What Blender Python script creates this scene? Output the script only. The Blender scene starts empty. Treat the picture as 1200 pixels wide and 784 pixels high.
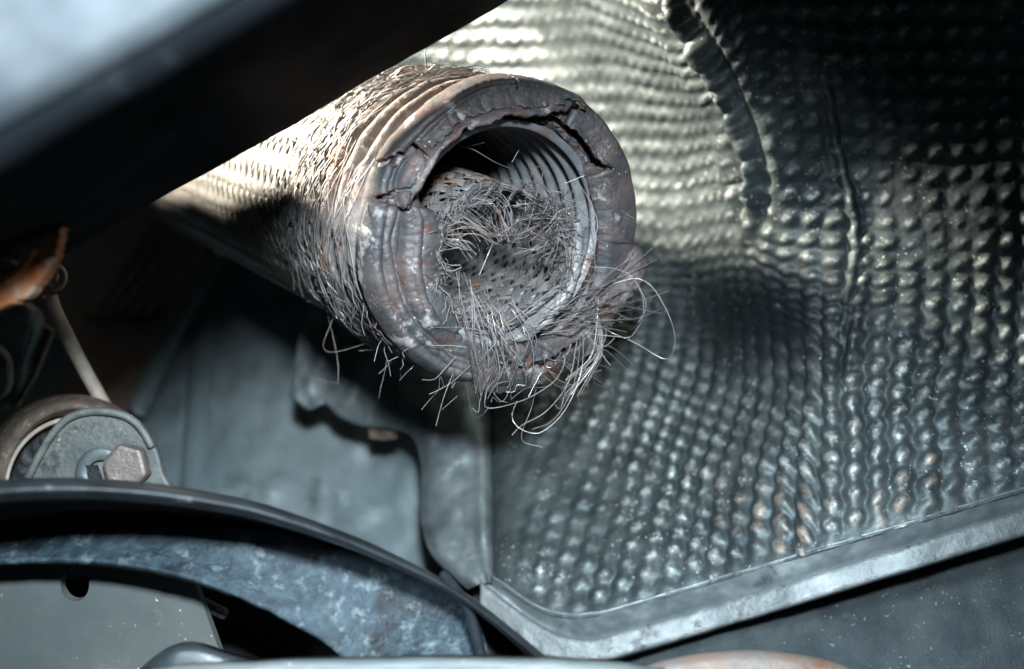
import bpy, math
import numpy as np
from mathutils import Vector

# ------------------------------------------------------------------ camera
SC = bpy.context.scene
COL = SC.collection
F = 1300.0                                   # focal length in photo pixels (photo 1200 x 784)
cam_d = bpy.data.cameras.new('camera')
cam_d.sensor_width = 36.0
cam_d.lens = 36.0 * F / 1200.0
cam_d.clip_start = 0.01
cam_d.clip_end = 50.0
cam_d.dof.use_dof = True
cam_d.dof.focus_distance = 0.405
cam_d.dof.aperture_fstop = 5.6
cam = bpy.data.objects.new('camera', cam_d)
cam.rotation_euler = (math.radians(90), 0, 0)
COL.objects.link(cam)
SC.camera = cam

# ------------------------------------------------------------------ light
w = bpy.data.worlds.new('World'); SC.world = w; w.use_nodes = True
w.node_tree.nodes['Background'].inputs[0].default_value = (0.45, 0.62, 0.75, 1)
w.node_tree.nodes['Background'].inputs[1].default_value = 0.020

def area(name, loc, target, size, power, color, spread=math.pi):
    l = bpy.data.lights.new(name, 'AREA'); l.shape = 'DISK'; l.size = size
    l.energy = power; l.color = color; l.spread = spread
    o = bpy.data.objects.new(name, l); COL.objects.link(o)
    o.location = loc
    o.rotation_euler = (Vector(target) - Vector(loc)).to_track_quat('-Z', 'Y').to_euler()
    return o
def spot(name, loc, target, size, power, color, cone, blend):
    l = bpy.data.lights.new(name, 'SPOT'); l.shadow_soft_size = size / 2; l.energy = power; l.color = color
    l.spot_size = math.radians(cone); l.spot_blend = blend
    o = bpy.data.objects.new(name, l); COL.objects.link(o); o.location = loc
    o.rotation_euler = (Vector(target) - Vector(loc)).to_track_quat('-Z', 'Y').to_euler()
    return o
# torch held above the lens, daylight from the open side of the car, and the work lamp behind the crossmember
spot('hand_torch', (0.012, -0.02, 0.108), (-0.035, 0.45, -0.14), 0.04, 25, (0.84, 0.95, 1.0), 68, 1.0)
area('open_side_daylight', (-0.33, -0.05, 0.20), (0.0, 0.40, 0.0), 0.14, 7.0, (0.74, 0.89, 1.0))
spot('work_lamp', (-0.45, 0.43, 0.33), (0.01, 0.50, 0.10), 0.09, 92, (1.0, 0.89, 0.72), 58, 0.2)

SC.view_settings.view_transform = 'Standard'
SC.view_settings.look = 'None'
SC.view_settings.gamma = 1
SC.view_settings.exposure = 0
SC.view_settings.use_curve_mapping = False

# ------------------------------------------------------------------ helpers
rng = np.random.default_rng(7)

def P(px, py, d):
    """photo pixel + distance -> point"""
    px = np.asarray(px, float); py = np.asarray(py, float); d = np.asarray(d, float)
    px, py, d = np.broadcast_arrays(px, py, d)
    return np.stack([(px - 600) / F * d, d, (392 - py) / F * d], -1)

def lattice(seed, n=64):
    return np.random.default_rng(seed).random((n, n))
def vnoise(x, y, seed=0):
    L = lattice(seed); n = L.shape[0]
    xi = np.floor(x).astype(int); yi = np.floor(y).astype(int)
    fx = x - xi; fy = y - yi
    fx = fx * fx * (3 - 2 * fx); fy = fy * fy * (3 - 2 * fy)
    a = L[xi % n, yi % n]; b = L[(xi + 1) % n, yi % n]
    c = L[xi % n, (yi + 1) % n]; d = L[(xi + 1) % n, (yi + 1) % n]
    return (a * (1 - fx) + b * fx) * (1 - fy) + (c * (1 - fx) + d * fx) * fy - 0.5
def fbm(x, y, seed=0, oct=4):
    s = 0; a = 1
    for k in range(oct):
        s = s + a * vnoise(x * 2 ** k, y * 2 ** k, seed + k); a *= 0.5
    return s

def catmull(pts, n, closed=False):
    p = np.asarray(pts, float)
    if closed: p = np.vstack([p[-1], p, p[0], p[1]])
    else: p = np.vstack([2 * p[0] - p[1], p, 2 * p[-1] - p[-2]])
    m = len(p) - 3
    seg = np.linalg.norm(np.diff(p[1:-1], axis=0), axis=1)
    cum = np.concatenate([[0], np.cumsum(seg)])
    t = np.linspace(0, cum[-1], n, endpoint=not closed)
    i = np.clip(np.searchsorted(cum, t, side='right') - 1, 0, m - 1)
    u = ((t - cum[i]) / np.maximum(seg[i], 1e-12))[:, None]
    a, b, c, d = p[i], p[i + 1], p[i + 2], p[i + 3]
    return 0.5 * (2 * b + (c - a) * u + (2 * a - 5 * b + 4 * c - d) * u ** 2 + (3 * b - a - 3 * c + d) * u ** 3)

def thing(name, label, cat, loc, group=None):
    o = bpy.data.objects.new(name, None); COL.objects.link(o)
    o.empty_display_size = 0.01
    o.location = loc; o['label'] = label; o['category'] = cat
    if group: o['group'] = group
    return o
def root_loc(o):
    while o.parent: o = o.parent
    return np.array(o.location)

def build(name, verts, faces, mat, parent=None, smooth=True, solid=0, offset=-1, bevel=0, attr=None, label=None):
    v = np.asarray(verts, float).reshape(-1, 3)
    if parent is not None:
        v = v - root_loc(parent)
    me = bpy.data.meshes.new(name)
    faces = np.asarray(faces) if not isinstance(faces, list) else faces
    if isinstance(faces, np.ndarray):
        nf, k = faces.shape
        me.vertices.add(len(v)); me.vertices.foreach_set('co', v.ravel())
        me.loops.add(nf * k); me.loops.foreach_set('vertex_index', faces.ravel().astype(np.int32))
        me.polygons.add(nf)
        me.polygons.foreach_set('loop_start', np.arange(0, nf * k, k, dtype=np.int32))
        me.update(calc_edges=True); me.validate()
    else:
        me.from_pydata([tuple(x) for x in v], [], faces)
    if attr is not None:
        a = me.attributes.new('wear_or_glint', 'FLOAT', 'POINT'); a.data.foreach_set('value', np.asarray(attr, np.float32).ravel())
    me.polygons.foreach_set('use_smooth', np.full(len(me.polygons), smooth))
    me.materials.append(mat)
    o = bpy.data.objects.new(name, me); COL.objects.link(o)
    if parent is not None: o.parent = parent
    if solid:
        m = o.modifiers.new('solid', 'SOLIDIFY'); m.thickness = solid; m.offset = offset
    if bevel:
        m = o.modifiers.new('bevel', 'BEVEL'); m.width = bevel; m.segments = 2; m.limit_method = 'ANGLE'
    if label: o['label'] = label
    return o

def quads(nu, nv, closed_u=False, closed_v=False):
    iu = np.arange(nu if closed_u else nu - 1); iv = np.arange(nv if closed_v else nv - 1)
    a, b = np.meshgrid(iu, iv, indexing='ij')
    a2 = (a + 1) % nu; b2 = (b + 1) % nv
    return np.stack([a * nv + b, a2 * nv + b, a2 * nv + b2, a * nv + b2], -1).reshape(-1, 4)

def grid(name, G, mat, parent=None, keep=None, **kw):
    G = np.asarray(G); nu, nv = G.shape[:2]
    cu = kw.pop('closed_u', False); cv = kw.pop('closed_v', False)
    q = quads(nu, nv, cu, cv)
    if keep is not None:
        k = keep.ravel(); q = q[k[q].all(1)]
    return build(name, G.reshape(-1, 3), q, mat, parent, **kw)

def loft(name, curves, mat, parent=None, n=80, sub=6, rough=0.0, seed=3, smoothed=True, **kw):
    """curves of (px, py, d) -> surface; sub extra rows between curves"""
    C = np.array([catmull(c, n) for c in curves])
    if sub > 1:
        m = (len(curves) - 1) * sub + 1
        if smoothed:
            C = np.stack([catmull(C[:, i], m) for i in range(n)], 1)
        else:
            t = np.linspace(0, len(curves) - 1, m); i = np.minimum(t.astype(int), len(curves) - 2); f = (t - i)[:, None, None]
            C = C[i] * (1 - f) + C[i + 1] * f
    G = P(C[..., 0], C[..., 1], C[..., 2])
    if rough:
        nz = fbm(G[..., 0] * 90 + 3.1, G[..., 2] * 90 + 1.7, seed)
        G[..., 1] += nz * rough
    return grid(name, G, mat, parent, **kw)

def slab(name, poly, mat, parent=None, thick=0.004, n=None, bevel=0.0008, plane=None, closed_curve=True, label=None):
    """outline in (px,py,d) extruded away from the camera"""
    c = np.asarray(poly, float)
    if n: c = catmull(c, n, closed=True)
    f = P(c[:, 0], c[:, 1], c[:, 2])
    area_ = np.sum(f[:, 0] * np.roll(f[:, 2], -1) - np.roll(f[:, 0], -1) * f[:, 2])
    if area_ < 0: f = f[::-1]
    b = f + np.array([0, thick, 0])
    k = len(f)
    faces = [list(range(k)), list(range(2 * k - 1, k - 1, -1))]
    faces += [[i, k + i, k + (i + 1) % k, (i + 1) % k] for i in range(k)]
    return build(name, np.vstack([f, b]), faces, mat, parent, smooth=False, bevel=bevel, label=label)

def tube_arrays(path, r, sides=5, closed=False):
    path = np.asarray(path, float); n = len(path)
    t = np.gradient(path, axis=0); t /= np.linalg.norm(t, axis=1)[:, None] + 1e-12
    up = np.array([0.31, 0.52, 0.8]); 
    a = np.cross(t, up); a /= np.linalg.norm(a, axis=1)[:, None] + 1e-12
    b = np.cross(t, a)
    ang = np.arange(sides) / sides * 2 * math.pi
    rr = np.broadcast_to(np.asarray(r, float), (n,))
    V = path[:, None] + rr[:, None, None] * (np.cos(ang)[None, :, None] * a[:, None] + np.sin(ang)[None, :, None] * b[:, None])
    return V.reshape(-1, 3), quads(n, sides, False, True)
def tubes(name, paths, r, mat, parent, sides=5, stuff=False):
    Vs, Qs, off = [], [], 0
    for k, p in enumerate(paths):
        v, q = tube_arrays(p, r if np.isscalar(r) else r[k], sides)
        Vs.append(v); Qs.append(q + off); off += len(v)
    o = build(name, np.vstack(Vs), np.vstack(Qs), mat, parent)
    if stuff: o['kind'] = 'stuff'
    return o

def lathe_world(C, ax, e1, e2, R, S, closed=True):
    """R,S arrays (ns, nth) -> points"""
    nth = R.shape[1]
    th = np.linspace(0, 2 * math.pi, nth, endpoint=not closed)
    return C + R[..., None] * (np.cos(th)[None, :, None] * e1 + np.sin(th)[None, :, None] * e2) + S[..., None] * ax

# ------------------------------------------------------------------ materials
def material(name, c1, c2, scale=60, metal=0.0, rough=(0.4, 0.6), bump=0.3, bscale=None, c3=None, c3thr=(0.55, 0.7), c3scale=None,
             speck=None, speckscale=900, speckthr=0.72, wear_or_glint=None, wearthr=(0.5, 0.9), c4=None, c4scale=30, c4thr=(0.55, 0.7), stretch=None, dist=0.001, wearnoise=160, pipe_shade=None, spec=0.5):
    m = bpy.data.materials.new(name); m.use_nodes = True
    N = m.node_tree.nodes; L = m.node_tree.links
    bs = N['Principled BSDF']
    tc = N.new('ShaderNodeTexCoord'); co = tc.outputs['Object']
    if stretch:
        mp = N.new('ShaderNodeMapping'); mp.inputs['Scale'].default_value = stretch
        L.new(co, mp.inputs[0]); co = mp.outputs[0]
    def noise(s, det=6, r=0.6):
        n = N.new('ShaderNodeTexNoise'); n.inputs['Scale'].default_value = s; n.inputs['Detail'].default_value = det
        n.inputs['Roughness'].default_value = r; L.new(co, n.inputs['Vector']); return n.outputs['Fac']
    def ramp(src, lo, hi):
        r = N.new('ShaderNodeMapRange'); r.inputs['From Min'].default_value = lo; r.inputs['From Max'].default_value = hi
        r.interpolation_type = 'SMOOTHSTEP'; L.new(src, r.inputs['Value']); return r.outputs[0]
    def mix(f, a, b):
        x = N.new('ShaderNodeMix'); x.data_type = 'RGBA'; L.new(f, x.inputs['Factor'])
        for s, v in ((x.inputs[6], a), (x.inputs[7], b)):
            if isinstance(v, tuple): s.default_value = (*v, 1)
            else: L.new(v, s)
        return x.outputs[2]
    base = noise(scale)
    col = mix(ramp(base, 0.35, 0.65), c1, c2)
    if c4: col = mix(ramp(noise(c4scale, 5), *c4thr), col, c4)
    if c3: col = mix(ramp(noise(c3scale or scale * 0.6, 7, 0.65), *c3thr), col, c3)
    if wear_or_glint:
        at = N.new('ShaderNodeAttribute'); at.attribute_name = 'wear_or_glint'
        mu = N.new('ShaderNodeMath'); mu.operation = 'MULTIPLY'
        L.new(ramp(at.outputs['Fac'], *wearthr), mu.inputs[0]); L.new(ramp(noise(wearnoise, 8, 0.7), 0.4, 0.62), mu.inputs[1])
        col = mix(mu.outputs[0], col, wear_or_glint)
    if pipe_shade:
        at = N.new('ShaderNodeAttribute'); at.attribute_name = 'tan'
        mu = N.new('ShaderNodeMath'); mu.operation = 'MULTIPLY'
        L.new(ramp(at.outputs['Fac'], .35, .85), mu.inputs[0]); L.new(ramp(noise(220, 6, .7), .42, .6), mu.inputs[1])
        col = mix(mu.outputs[0], col, (.30, .25, .205))
        at = N.new('ShaderNodeAttribute'); at.attribute_name = 'pipe_shade'
        col = mix(at.outputs['Fac'], col, pipe_shade)
    if speck:
        sp = ramp(noise(speckscale, 2, 0.5), speckthr, speckthr + 0.05)
        mu = N.new('ShaderNodeMath'); mu.operation = 'MULTIPLY'
        L.new(sp, mu.inputs[0]); L.new(ramp(noise(speckscale * 0.06, 3), 0.42, 0.62), mu.inputs[1])
        col = mix(mu.outputs[0], col, speck)
    L.new(col, bs.inputs['Base Color'])
    bs.inputs['Metallic'].default_value = metal
    bs.inputs['Specular IOR Level'].default_value = spec
    rr = N.new('ShaderNodeMapRange'); rr.inputs['To Min'].default_value = rough[0]; rr.inputs['To Max'].default_value = rough[1]
    rr.inputs['From Min'].default_value = 0.3; rr.inputs['From Max'].default_value = 0.7
    L.new(noise(scale * 2.3), rr.inputs['Value']); L.new(rr.outputs[0], bs.inputs['Roughness'])
    if bump:
        bn = N.new('ShaderNodeBump'); bn.inputs['Strength'].default_value = bump; bn.inputs['Distance'].default_value = dist
        L.new(noise(bscale or scale * 4, 8, 0.65), bn.inputs['Height']); L.new(bn.outputs[0], bs.inputs['Normal'])
    return m

M = {}
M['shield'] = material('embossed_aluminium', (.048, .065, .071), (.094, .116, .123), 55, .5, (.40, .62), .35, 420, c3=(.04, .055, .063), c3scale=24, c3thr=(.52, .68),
                       speck=(.55, .58, .56), speckscale=620, speckthr=.655, wear_or_glint=(.50, .545, .55), wearthr=(.45, .92), wearnoise=260, dist=.0008, pipe_shade=(.022, .028, .034))
M['flange'] = material('flange_aluminium', (.15, .175, .185), (.23, .255, .265), 60, .5, (.4, .6), .7, 260, c3=(.085, .10, .105), c3scale=110, c3thr=(.53, .66), speck=(.06, .07, .075), speckscale=420, speckthr=.66)
M['plate'] = material('plain_aluminium', (.15, .185, .20), (.24, .28, .295), 45, .6, (.4, .6), .25, 200, c3=(.085, .105, .112), c3scale=50)
M['bellows'] = material('scaled_steel', (.155, .13, .13), (.07, .078, .088), 60, .4, (.42, .68), .5, 420, c3=(.40, .39, .40), c3scale=95, c3thr=(.57, .66), c4=(.14, .07, .052), c4scale=75, c4thr=(.54, .68), wear_or_glint=(.10, .05, .035), wearthr=(.25, .8), wearnoise=300, speck=(.7, .7, .7), speckscale=800, speckthr=.7)
M['bellows_in'] = material('sooted_steel', (.30, .31, .33), (.20, .215, .235), 90, .5, (.4, .6), .3, 300, c4=(.24, .16, .13), c4scale=60)
M['rim_rust'] = material('rust_bloomed_steel', (.26, .225, .21), (.17, .17, .18), 120, .3, (.5, .75), .6, 500, c3=(.48, .42, .38), c3scale=200, c3thr=(.52, .66), c4=(.20, .09, .055), c4scale=90, c4thr=(.55, .7))
M['braid'] = material('braid_wire', (.27, .265, .25), (.20, .20, .195), 60, .6, (.38, .6), 0, c3=(.13, .125, .125), c3scale=30)
M['wire'] = material('loose_steel_wire', (.22, .195, .195), (.13, .118, .122), 120, .5, (.4, .6), 0)
M['wire_bright'] = material('bright_steel_wire', (.50, .48, .47), (.36, .34, .34), 120, .8, (.3, .45), 0)
M['wire_dark'] = material('sooted_wire', (.22, .22, .24), (.33, .31, .31), 120, .5, (.45, .65), 0, c4=(.36, .24, .18), c4scale=70)
M['liner'] = material('liner_wire', (.26, .25, .25), (.17, .165, .17), 90, .45, (.45, .65), 0, c4=(.28, .18, .125), c4scale=45, c4thr=(.5, .65))
M['bar'] = material('shaded_crossmember', (.006, .0075, .009), (.012, .015, .019), 14, .1, (.4, .6), .2, 60, c3=(.05, .06, .07), c3scale=22, c3thr=(.6, .72), spec=0.0)  # near-black colour stands for the shade on the beam's underside
M['bar_face'] = material('lit_blue_paint', (.028, .038, .047), (.055, .07, .08), 16, .1, (.45, .65), .3, 90, c3=(.017, .024, .032), c3scale=9, c3thr=(.5, .66), c4=(.07, .082, .092), c4scale=22, c4thr=(.5, .7))  # same paint kept lighter, for the light on the front face
M['pan'] = material('underbody_paint', (.155, .205, .225), (.235, .285, .305), 12, .15, (.45, .65), .2, 60, c3=(.10, .13, .145), c3scale=14)
M['brown'] = material('warm_bounce_brown', (.34, .25, .20), (.42, .32, .26), 14, .1, (.5, .7), .2, 60, c3=(.2, .17, .15), c3scale=12)  # brown stands for warm bounce light on this panel
M['coat'] = material('stone_chip_coating', (.035, .05, .058), (.065, .082, .09), 60, .1, (.4, .6), 1.0, 900, c3=(.025, .032, .038), c3scale=18, speck=(.34, .38, .39), speckscale=800, speckthr=.67, dist=.0015)
M['blue'] = material('mottled_blue_steel', (.012, .026, .038), (.034, .060, .080), 190, .2, (.4, .6), .8, 500, c3=(.13, .17, .195), c3scale=170, c3thr=(.52, .70), c4=(.008, .012, .017), c4scale=60, c4thr=(.5, .66))
M['black'] = material('black_paint', (.016, .02, .025), (.035, .045, .052), 50, .15, (.28, .5), .3, 200, c3=(.26, .29, .31), c3scale=70, c3thr=(.63, .75))
M['grey'] = material('dusty_grey_plate', (.08, .10, .105), (.105, .12, .12), 25, .1, (.5, .7), .2, 200, c3=(.22, .20, .19), c3scale=18, c3thr=(.55, .7), speck=(.6, .65, .62), speckscale=480, speckthr=.7)
M['bush'] = material('bush_bracket', (.10, .12, .122), (.18, .195, .19), 60, .25, (.4, .65), .7, 300, c3=(.055, .058, .06), c3scale=70, c3thr=(.53, .66), speck=(.4, .4, .37), speckscale=420, speckthr=.66)
M['sleeve'] = material('rusty_sleeve', (.20, .15, .12), (.10, .082, .072), 170, .25, (.5, .75), 1.0, 400, c3=(.38, .32, .265), c3scale=220, c3thr=(.55, .66))
M['rubber'] = material('old_rubber', (.012, .014, .016), (.03, .036, .04), 80, 0, (.3, .5), .8, 220)
M['bolt'] = material('worn_bolt', (.27, .23, .21), (.20, .18, .175), 150, .5, (.4, .6), .5, 500, c3=(.5, .45, .42), c3scale=180, c3thr=(.58, .7))
M['rust'] = material('orange_rust', (.66, .20, .06), (.80, .40, .20), 160, 0, (.7, .9), .8, 500, c3=(.72, .56, .42), c3scale=130, c3thr=(.5, .68), c4=(.24, .06, .025), c4scale=70, c4thr=(.55, .7))
M['pale'] = material('weathered_pale_metal', (.42, .36, .30), (.55, .50, .44), 90, .2, (.5, .7), .3, 300)
M['rustdisc'] = material('pale_rust', (.16, .115, .095), (.14, .14, .135), 80, .2, (.5, .7), .4, 300, c3=(.16, .07, .042), c3scale=90, c3thr=(.55, .68))
M['flap'] = material('rusted_flap', (.16, .13, .13), (.10, .10, .105), 120, .3, (.5, .75), .6, 500, c3=(.13, .055, .042), c3scale=110, c3thr=(.53, .64), c4=(.26, .24, .25), c4scale=90, c4thr=(.56, .66))
M['lip'] = material('grey_lip', (.26, .26, .27), (.36, .36, .365), 90, .3, (.45, .65), .4, 400, c3=(.15, .13, .13), c3scale=90)
M['dark'] = material('near_black', (.012, .013, .015), (.022, .022, .024), 20, 0, (.6, .8), 0)

# ================================================================== SETTING: underbody sheets
def structure(o):
    o['kind'] = 'structure'; return o

# floor pan behind everything on the left and far behind the shield
structure(loft('floor_pan', [
    [(-300, 120, 1.00), (100, 120, .98), (300, 120, .96), (520, 120, .90), (800, 120, .80)],
    [(-300, 300, .86), (100, 300, .84), (300, 300, .80), (520, 300, .75), (800, 300, .72)],
    [(-300, 480, .70), (100, 480, .69), (300, 480, .67), (520, 480, .64), (800, 480, .64)],
    [(-300, 640, .615), (100, 640, .61), (300, 640, .60), (520, 640, .59), (800, 640, .60)],
    [(-300, 800, .57), (100, 800, .565), (300, 800, .56), (520, 800, .56), (800, 800, .57)]],
    M['pan'], n=160, sub=16, rough=.008, solid=.002))
# flat panel below the shield flange
structure(loft('underbody_panel', [
    [(520, 560, .545), (800, 560, .50), (1100, 560, .475), (1500, 560, .455)],
    [(520, 700, .515), (800, 700, .475), (1100, 700, .442), (1500, 700, .425)],
    [(520, 860, .49), (800, 860, .455), (1100, 860, .422), (1500, 860, .41)]],
    M['coat'], n=140, sub=20, rough=.003, solid=.002))
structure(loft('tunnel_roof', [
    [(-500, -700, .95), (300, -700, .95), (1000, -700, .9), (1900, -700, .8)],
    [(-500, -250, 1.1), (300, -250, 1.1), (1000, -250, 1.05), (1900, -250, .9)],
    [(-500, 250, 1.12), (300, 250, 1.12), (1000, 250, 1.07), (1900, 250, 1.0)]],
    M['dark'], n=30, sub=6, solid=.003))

# inner panel left of the pipe, with seam; warm bounce light painted as brown
bp = thing('brown_panel', 'ribbed underbody panel, warm bounce light painted as brown, with a pale seam behind the pipe', 'panel', P(180, 480, .68))
loft('sheet', [
    [(-160, 180, .92), (-160, 350, .82), (-160, 520, .68)],
    [(60, 180, .90), (50, 350, .80), (40, 520, .665)],
    [(240, 180, .88), (190, 350, .775), (118, 520, .655)],
    [(300, 180, .875), (235, 320, .785), (140, 500, .66)]], M['brown'], bp, n=60, sub=14, rough=.006, solid=.002)
loft('seam', [
    [(300, 200, .855), (258, 285, .80), (205, 370, .735), (150, 480, .66)],
    [(306, 204, .85), (264, 289, .795), (212, 374, .73), (158, 486, .655)],
    [(312, 208, .855), (270, 293, .80), (219, 378, .735), (166, 490, .66)]], M['pan'], bp, n=50, sub=6, solid=.003)
for k in range(6):
    x = 165 + 17 * k
    p = catmull([P(x + 30 - 6 * k, 240, .845), P(x - 10, 300, .805), P(x - 62, 372, .752)], 20)
    tubes('rib', [p], .0035, M['brown'], bp, 8)
# two soft beads of the floor pan
fb = bpy.data.objects['floor_pan']
for x0, x1 in ((318, 296), (246, 226)):
    p = catmull([P(x0, 340, .79), P((x0 + x1) / 2, 460, .695), P(x1, 620, .616)], 30)
    tubes('pressed_bead', [p], .009, M['pan'], fb, 12)

# ================================================================== HEAT SHIELD
XS = np.array([300, 480, 560, 640, 740, 820, 868, 894, 960, 1080, 1200, 1450.])
YS = np.array([-200, 0, 100, 200, 300, 380, 460, 560, 660, 800.])
D = np.array([
    [.63, .62, .61, .59, .54, .487, .445, .428, .438, .435, .430, .44],
    [.645, .64, .63, .607, .555, .502, .458, .441, .451, .448, .444, .45],
    [.655, .65, .64, .617, .567, .515, .470, .452, .461, .458, .455, .46],
    [.655, .65, .64, .62, .577, .529, .484, .465, .470, .464, .460, .462],
    [.64, .63, .62, .607, .580, .544, .508, .488, .473, .462, .459, .462],
    [.615, .60, .59, .58, .563, .540, .514, .500, .471, .458, .455, .455],
    [.585, .57, .56, .55, .54, .525, .505, .493, .463, .449, .446, .445],
    [.545, .53, .52, .51, .50, .49, .477, .468, .449, .435, .430, .425],
    [.50, .49, .485, .48, .47, .46, .450, .444, .430, .418, .412, .405],
    [.45, .45, .45, .45, .44, .43, .423, .418, .408, .40, .394, .385]])
gx = np.arange(300, 1451, 10.); gy = np.arange(-200, 801, 10.)
Dg = np.array([np.interp(gx, XS, r) for r in D]); Dg = np.array([np.interp(gy, YS, Dg[:, j]) for j in range(len(gx))]).T
for _ in range(4):
    Q = np.pad(Dg, 1, 'edge'); Dg = (Q[:-2, 1:-1] + Q[2:, 1:-1] + Q[1:-1, :-2] + Q[1:-1, 2:] + 2 * Dg) / 6
def dshield(px, py):
    px = np.asarray(px, float); py = np.asarray(py, float)
    cx = np.interp(py, [-200, -60, 10, 80, 150, 215, 262, 300, 380], [720, 770, 800, 838, 868, 886, 884, 878, 880])
    px = px + (880 - cx) * np.exp(-((px - cx) / 160) ** 2)
    fx = np.clip((np.asarray(px, float) - 300) / 10, 0, len(gx) - 1.001); fy = np.clip((np.asarray(py, float) + 200) / 10, 0, len(gy) - 1.001)
    i = fx.astype(int); j = fy.astype(int); u = fx - i; v = fy - j
    return (Dg[j, i] * (1 - u) + Dg[j, i + 1] * u) * (1 - v) + (Dg[j + 1, i] * (1 - u) + Dg[j + 1, i + 1] * u) * v
def ybot(px): return np.mean([np.interp(np.asarray(px, float) + o, [300, 575, 610, 650, 700, 1200, 1460], [660, 676, 706, 726, 724, 577, 501]) for o in np.linspace(-22, 22, 9)], 0)
def xleft(t): return np.interp(t, [0, .55, .68, 1.0], [440, 440, 572, 578])

shield = thing('heat_shield', 'dimpled embossed aluminium heat shield with folded flange beside the torn pipe', 'heat shield', P(800, 700, .44))
nu, nv = 620, 560
T = np.linspace(0, 1, nv)[None, :]
U = np.linspace(0, 1, nu)[:, None]
XL = xleft(T)
PX = XL + U * (1430 - XL)
PY = -190 + T * (ybot(PX) + 190)
DD = dshield(PX, PY)
G0 = P(PX, PY, DD)
pitch = .0098
du = np.linalg.norm(np.diff(G0, axis=0), axis=2); au = np.concatenate([np.zeros((1, nv)), np.cumsum(du, 0)])
# columns counted from the vertical line px=1090, rows from py=150
ia = np.array([np.interp(1090, PX[:, j], au[:, j]) for j in range(nv)])
A_ = (au - ia[None, :]) / pitch
dv = np.linalg.norm(np.diff(G0, axis=1), axis=2); av = np.concatenate([np.zeros((nu, 1)), np.cumsum(dv, 1)], 1)
ib = np.array([np.interp(150, PY[i], av[i]) for i in range(nu)])
B_ = (av - ib[:, None]) / pitch
A_ = A_ + .55 * fbm(A_ * .16 + 9, B_ * .16 + 4, 21); B_ = B_ + .55 * fbm(A_ * .13 + 2, B_ * .13 + 8, 25)
low = 1 / (1 + np.exp(-(PY - 330) / 45))                      # ridges along the columns below, along the rows above
ca = .5 + .5 * np.cos(2 * np.pi * (A_ + .065 * np.sin(2 * np.pi * B_)))
cb = .5 + .5 * np.cos(2 * np.pi * (B_ + .05 * np.sin(2 * np.pi * A_)))
far_r = 1 / (1 + np.exp(-(PX - 1120) / 40)) * low
H_low = ca ** .9 * ((.62 - .40 * far_r) + (.38 + .40 * far_r) * cb)
upl = 1 / (1 + np.exp((PX - 850) / 25))
H_up = cb ** 1.1 * (.42 + .24 * upl + (.58 - .24 * upl) * ca)
Hh = H_low * low + H_up * (1 - low)
cell = vnoise(np.round(A_) * 1.37 + .5, np.round(B_) * 1.91 + .5, 40)
ampl = .0021 * np.clip(1 + 1.5 * fbm(A_ * .23, B_ * .23, 31, 3), .25, 1.7) * (1 + .7 * vnoise(A_ * 1.1, B_ * 1.1, 41))
ampl = ampl * (1 - (1 - low) * (.22 + .28 * upl))
# fading near the bottom fold, the left edge, and the smoothed-out patch
edge = np.clip((ybot(PX) - PY) / 26, 0, 1) * np.clip((PX - XL - 14) / 40, 0, 1)
smooth_patch = 1 - .55 * np.exp(-(((PX - 900) / 90) ** 2 + ((PY - 370) / 55) ** 2)) - .6 * np.exp(-(((PX - 800) / 70) ** 2 + ((PY - 250) / 50) ** 2))
# creases
def seg_dist(px, py, poly):
    best = np.full(px.shape, 1e9); side = np.zeros(px.shape); along = np.zeros(px.shape)
    poly = np.asarray(poly, float); L0 = 0
    for a, b in zip(poly[:-1], poly[1:]):
        ab = b - a; l2 = ab @ ab
        t = np.clip(((px - a[0]) * ab[0] + (py - a[1]) * ab[1]) / l2, 0, 1)
        dx = px - a[0] - t * ab[0]; dy = py - a[1] - t * ab[1]
        dd = np.hypot(dx, dy); m = dd < best
        best = np.where(m, dd, best); side = np.where(m, np.sign(ab[0] * dy - ab[1] * dx), side)
        along = np.where(m, L0 + t * math.sqrt(l2), along); L0 += math.sqrt(l2)
    return best, side, along / L0
d1, s1, t1 = seg_dist(PX, PY, catmull([(770, -60), (800, 10), (838, 80), (868, 150), (886, 215), (882, 262), (868, 300)], 40))
env = np.clip(t1 * 8, 0, 1) * np.clip((1 - t1) * 5, 0, 1)
sd = d1 * s1                                                    # side: positive / negative across the crease
Hm = env * (.0062 * (1 + .8 * fbm(t1 * 14, t1 * 0 + 2, 67, 3)) * np.exp(-(sd / (5 + 2.5 * np.sin(t1 * 23))) ** 2) - .0024 * np.exp(-((sd + 12) / 7) ** 2) - .0022 * np.exp(-((sd - 16) / 6) ** 2) + .0018 * np.exp(-((sd - 28) / 6) ** 2))
d2, s2, t2 = seg_dist(PX, PY, catmull([(962, 70), (972, 130), (984, 190), (1000, 250), (1002, 300), (992, 350), (984, 405), (972, 450)], 40) + np.c_[1.5 * np.sin(np.arange(40) * 1.7), np.zeros(40)])
env2 = np.clip(t2 * 6, 0, 1) * np.clip((1 - t2) * 3, 0, 1)
Hm += env2 * (.0024 * (1 + .9 * fbm(t2 * 17, t2 * 0 + 5, 68, 3)) * np.exp(-(d2 / 4.2) ** 2) - .0010 * np.exp(-((d2 * s2 + 9) / 5) ** 2) - .0006 * np.exp(-((d2 * s2 - 9) / 5) ** 2))
for poly, hgt, wd in (([(840, 120), (852, 190), (850, 240)], .0022, 7), ([(1010, 330), (1000, 400), (985, 470)], .0018, 4),
                      ([(640, 480), (690, 482)], .0012, 3), ([(730, 590), (770, 602)], -.0016, 7)):
    d3, s3, t3 = seg_dist(PX, PY, poly); Hm += np.sin(np.pi * np.clip(t3, 0.02, .98)) * hgt * np.exp(-(d3 / wd) ** 2)
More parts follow.
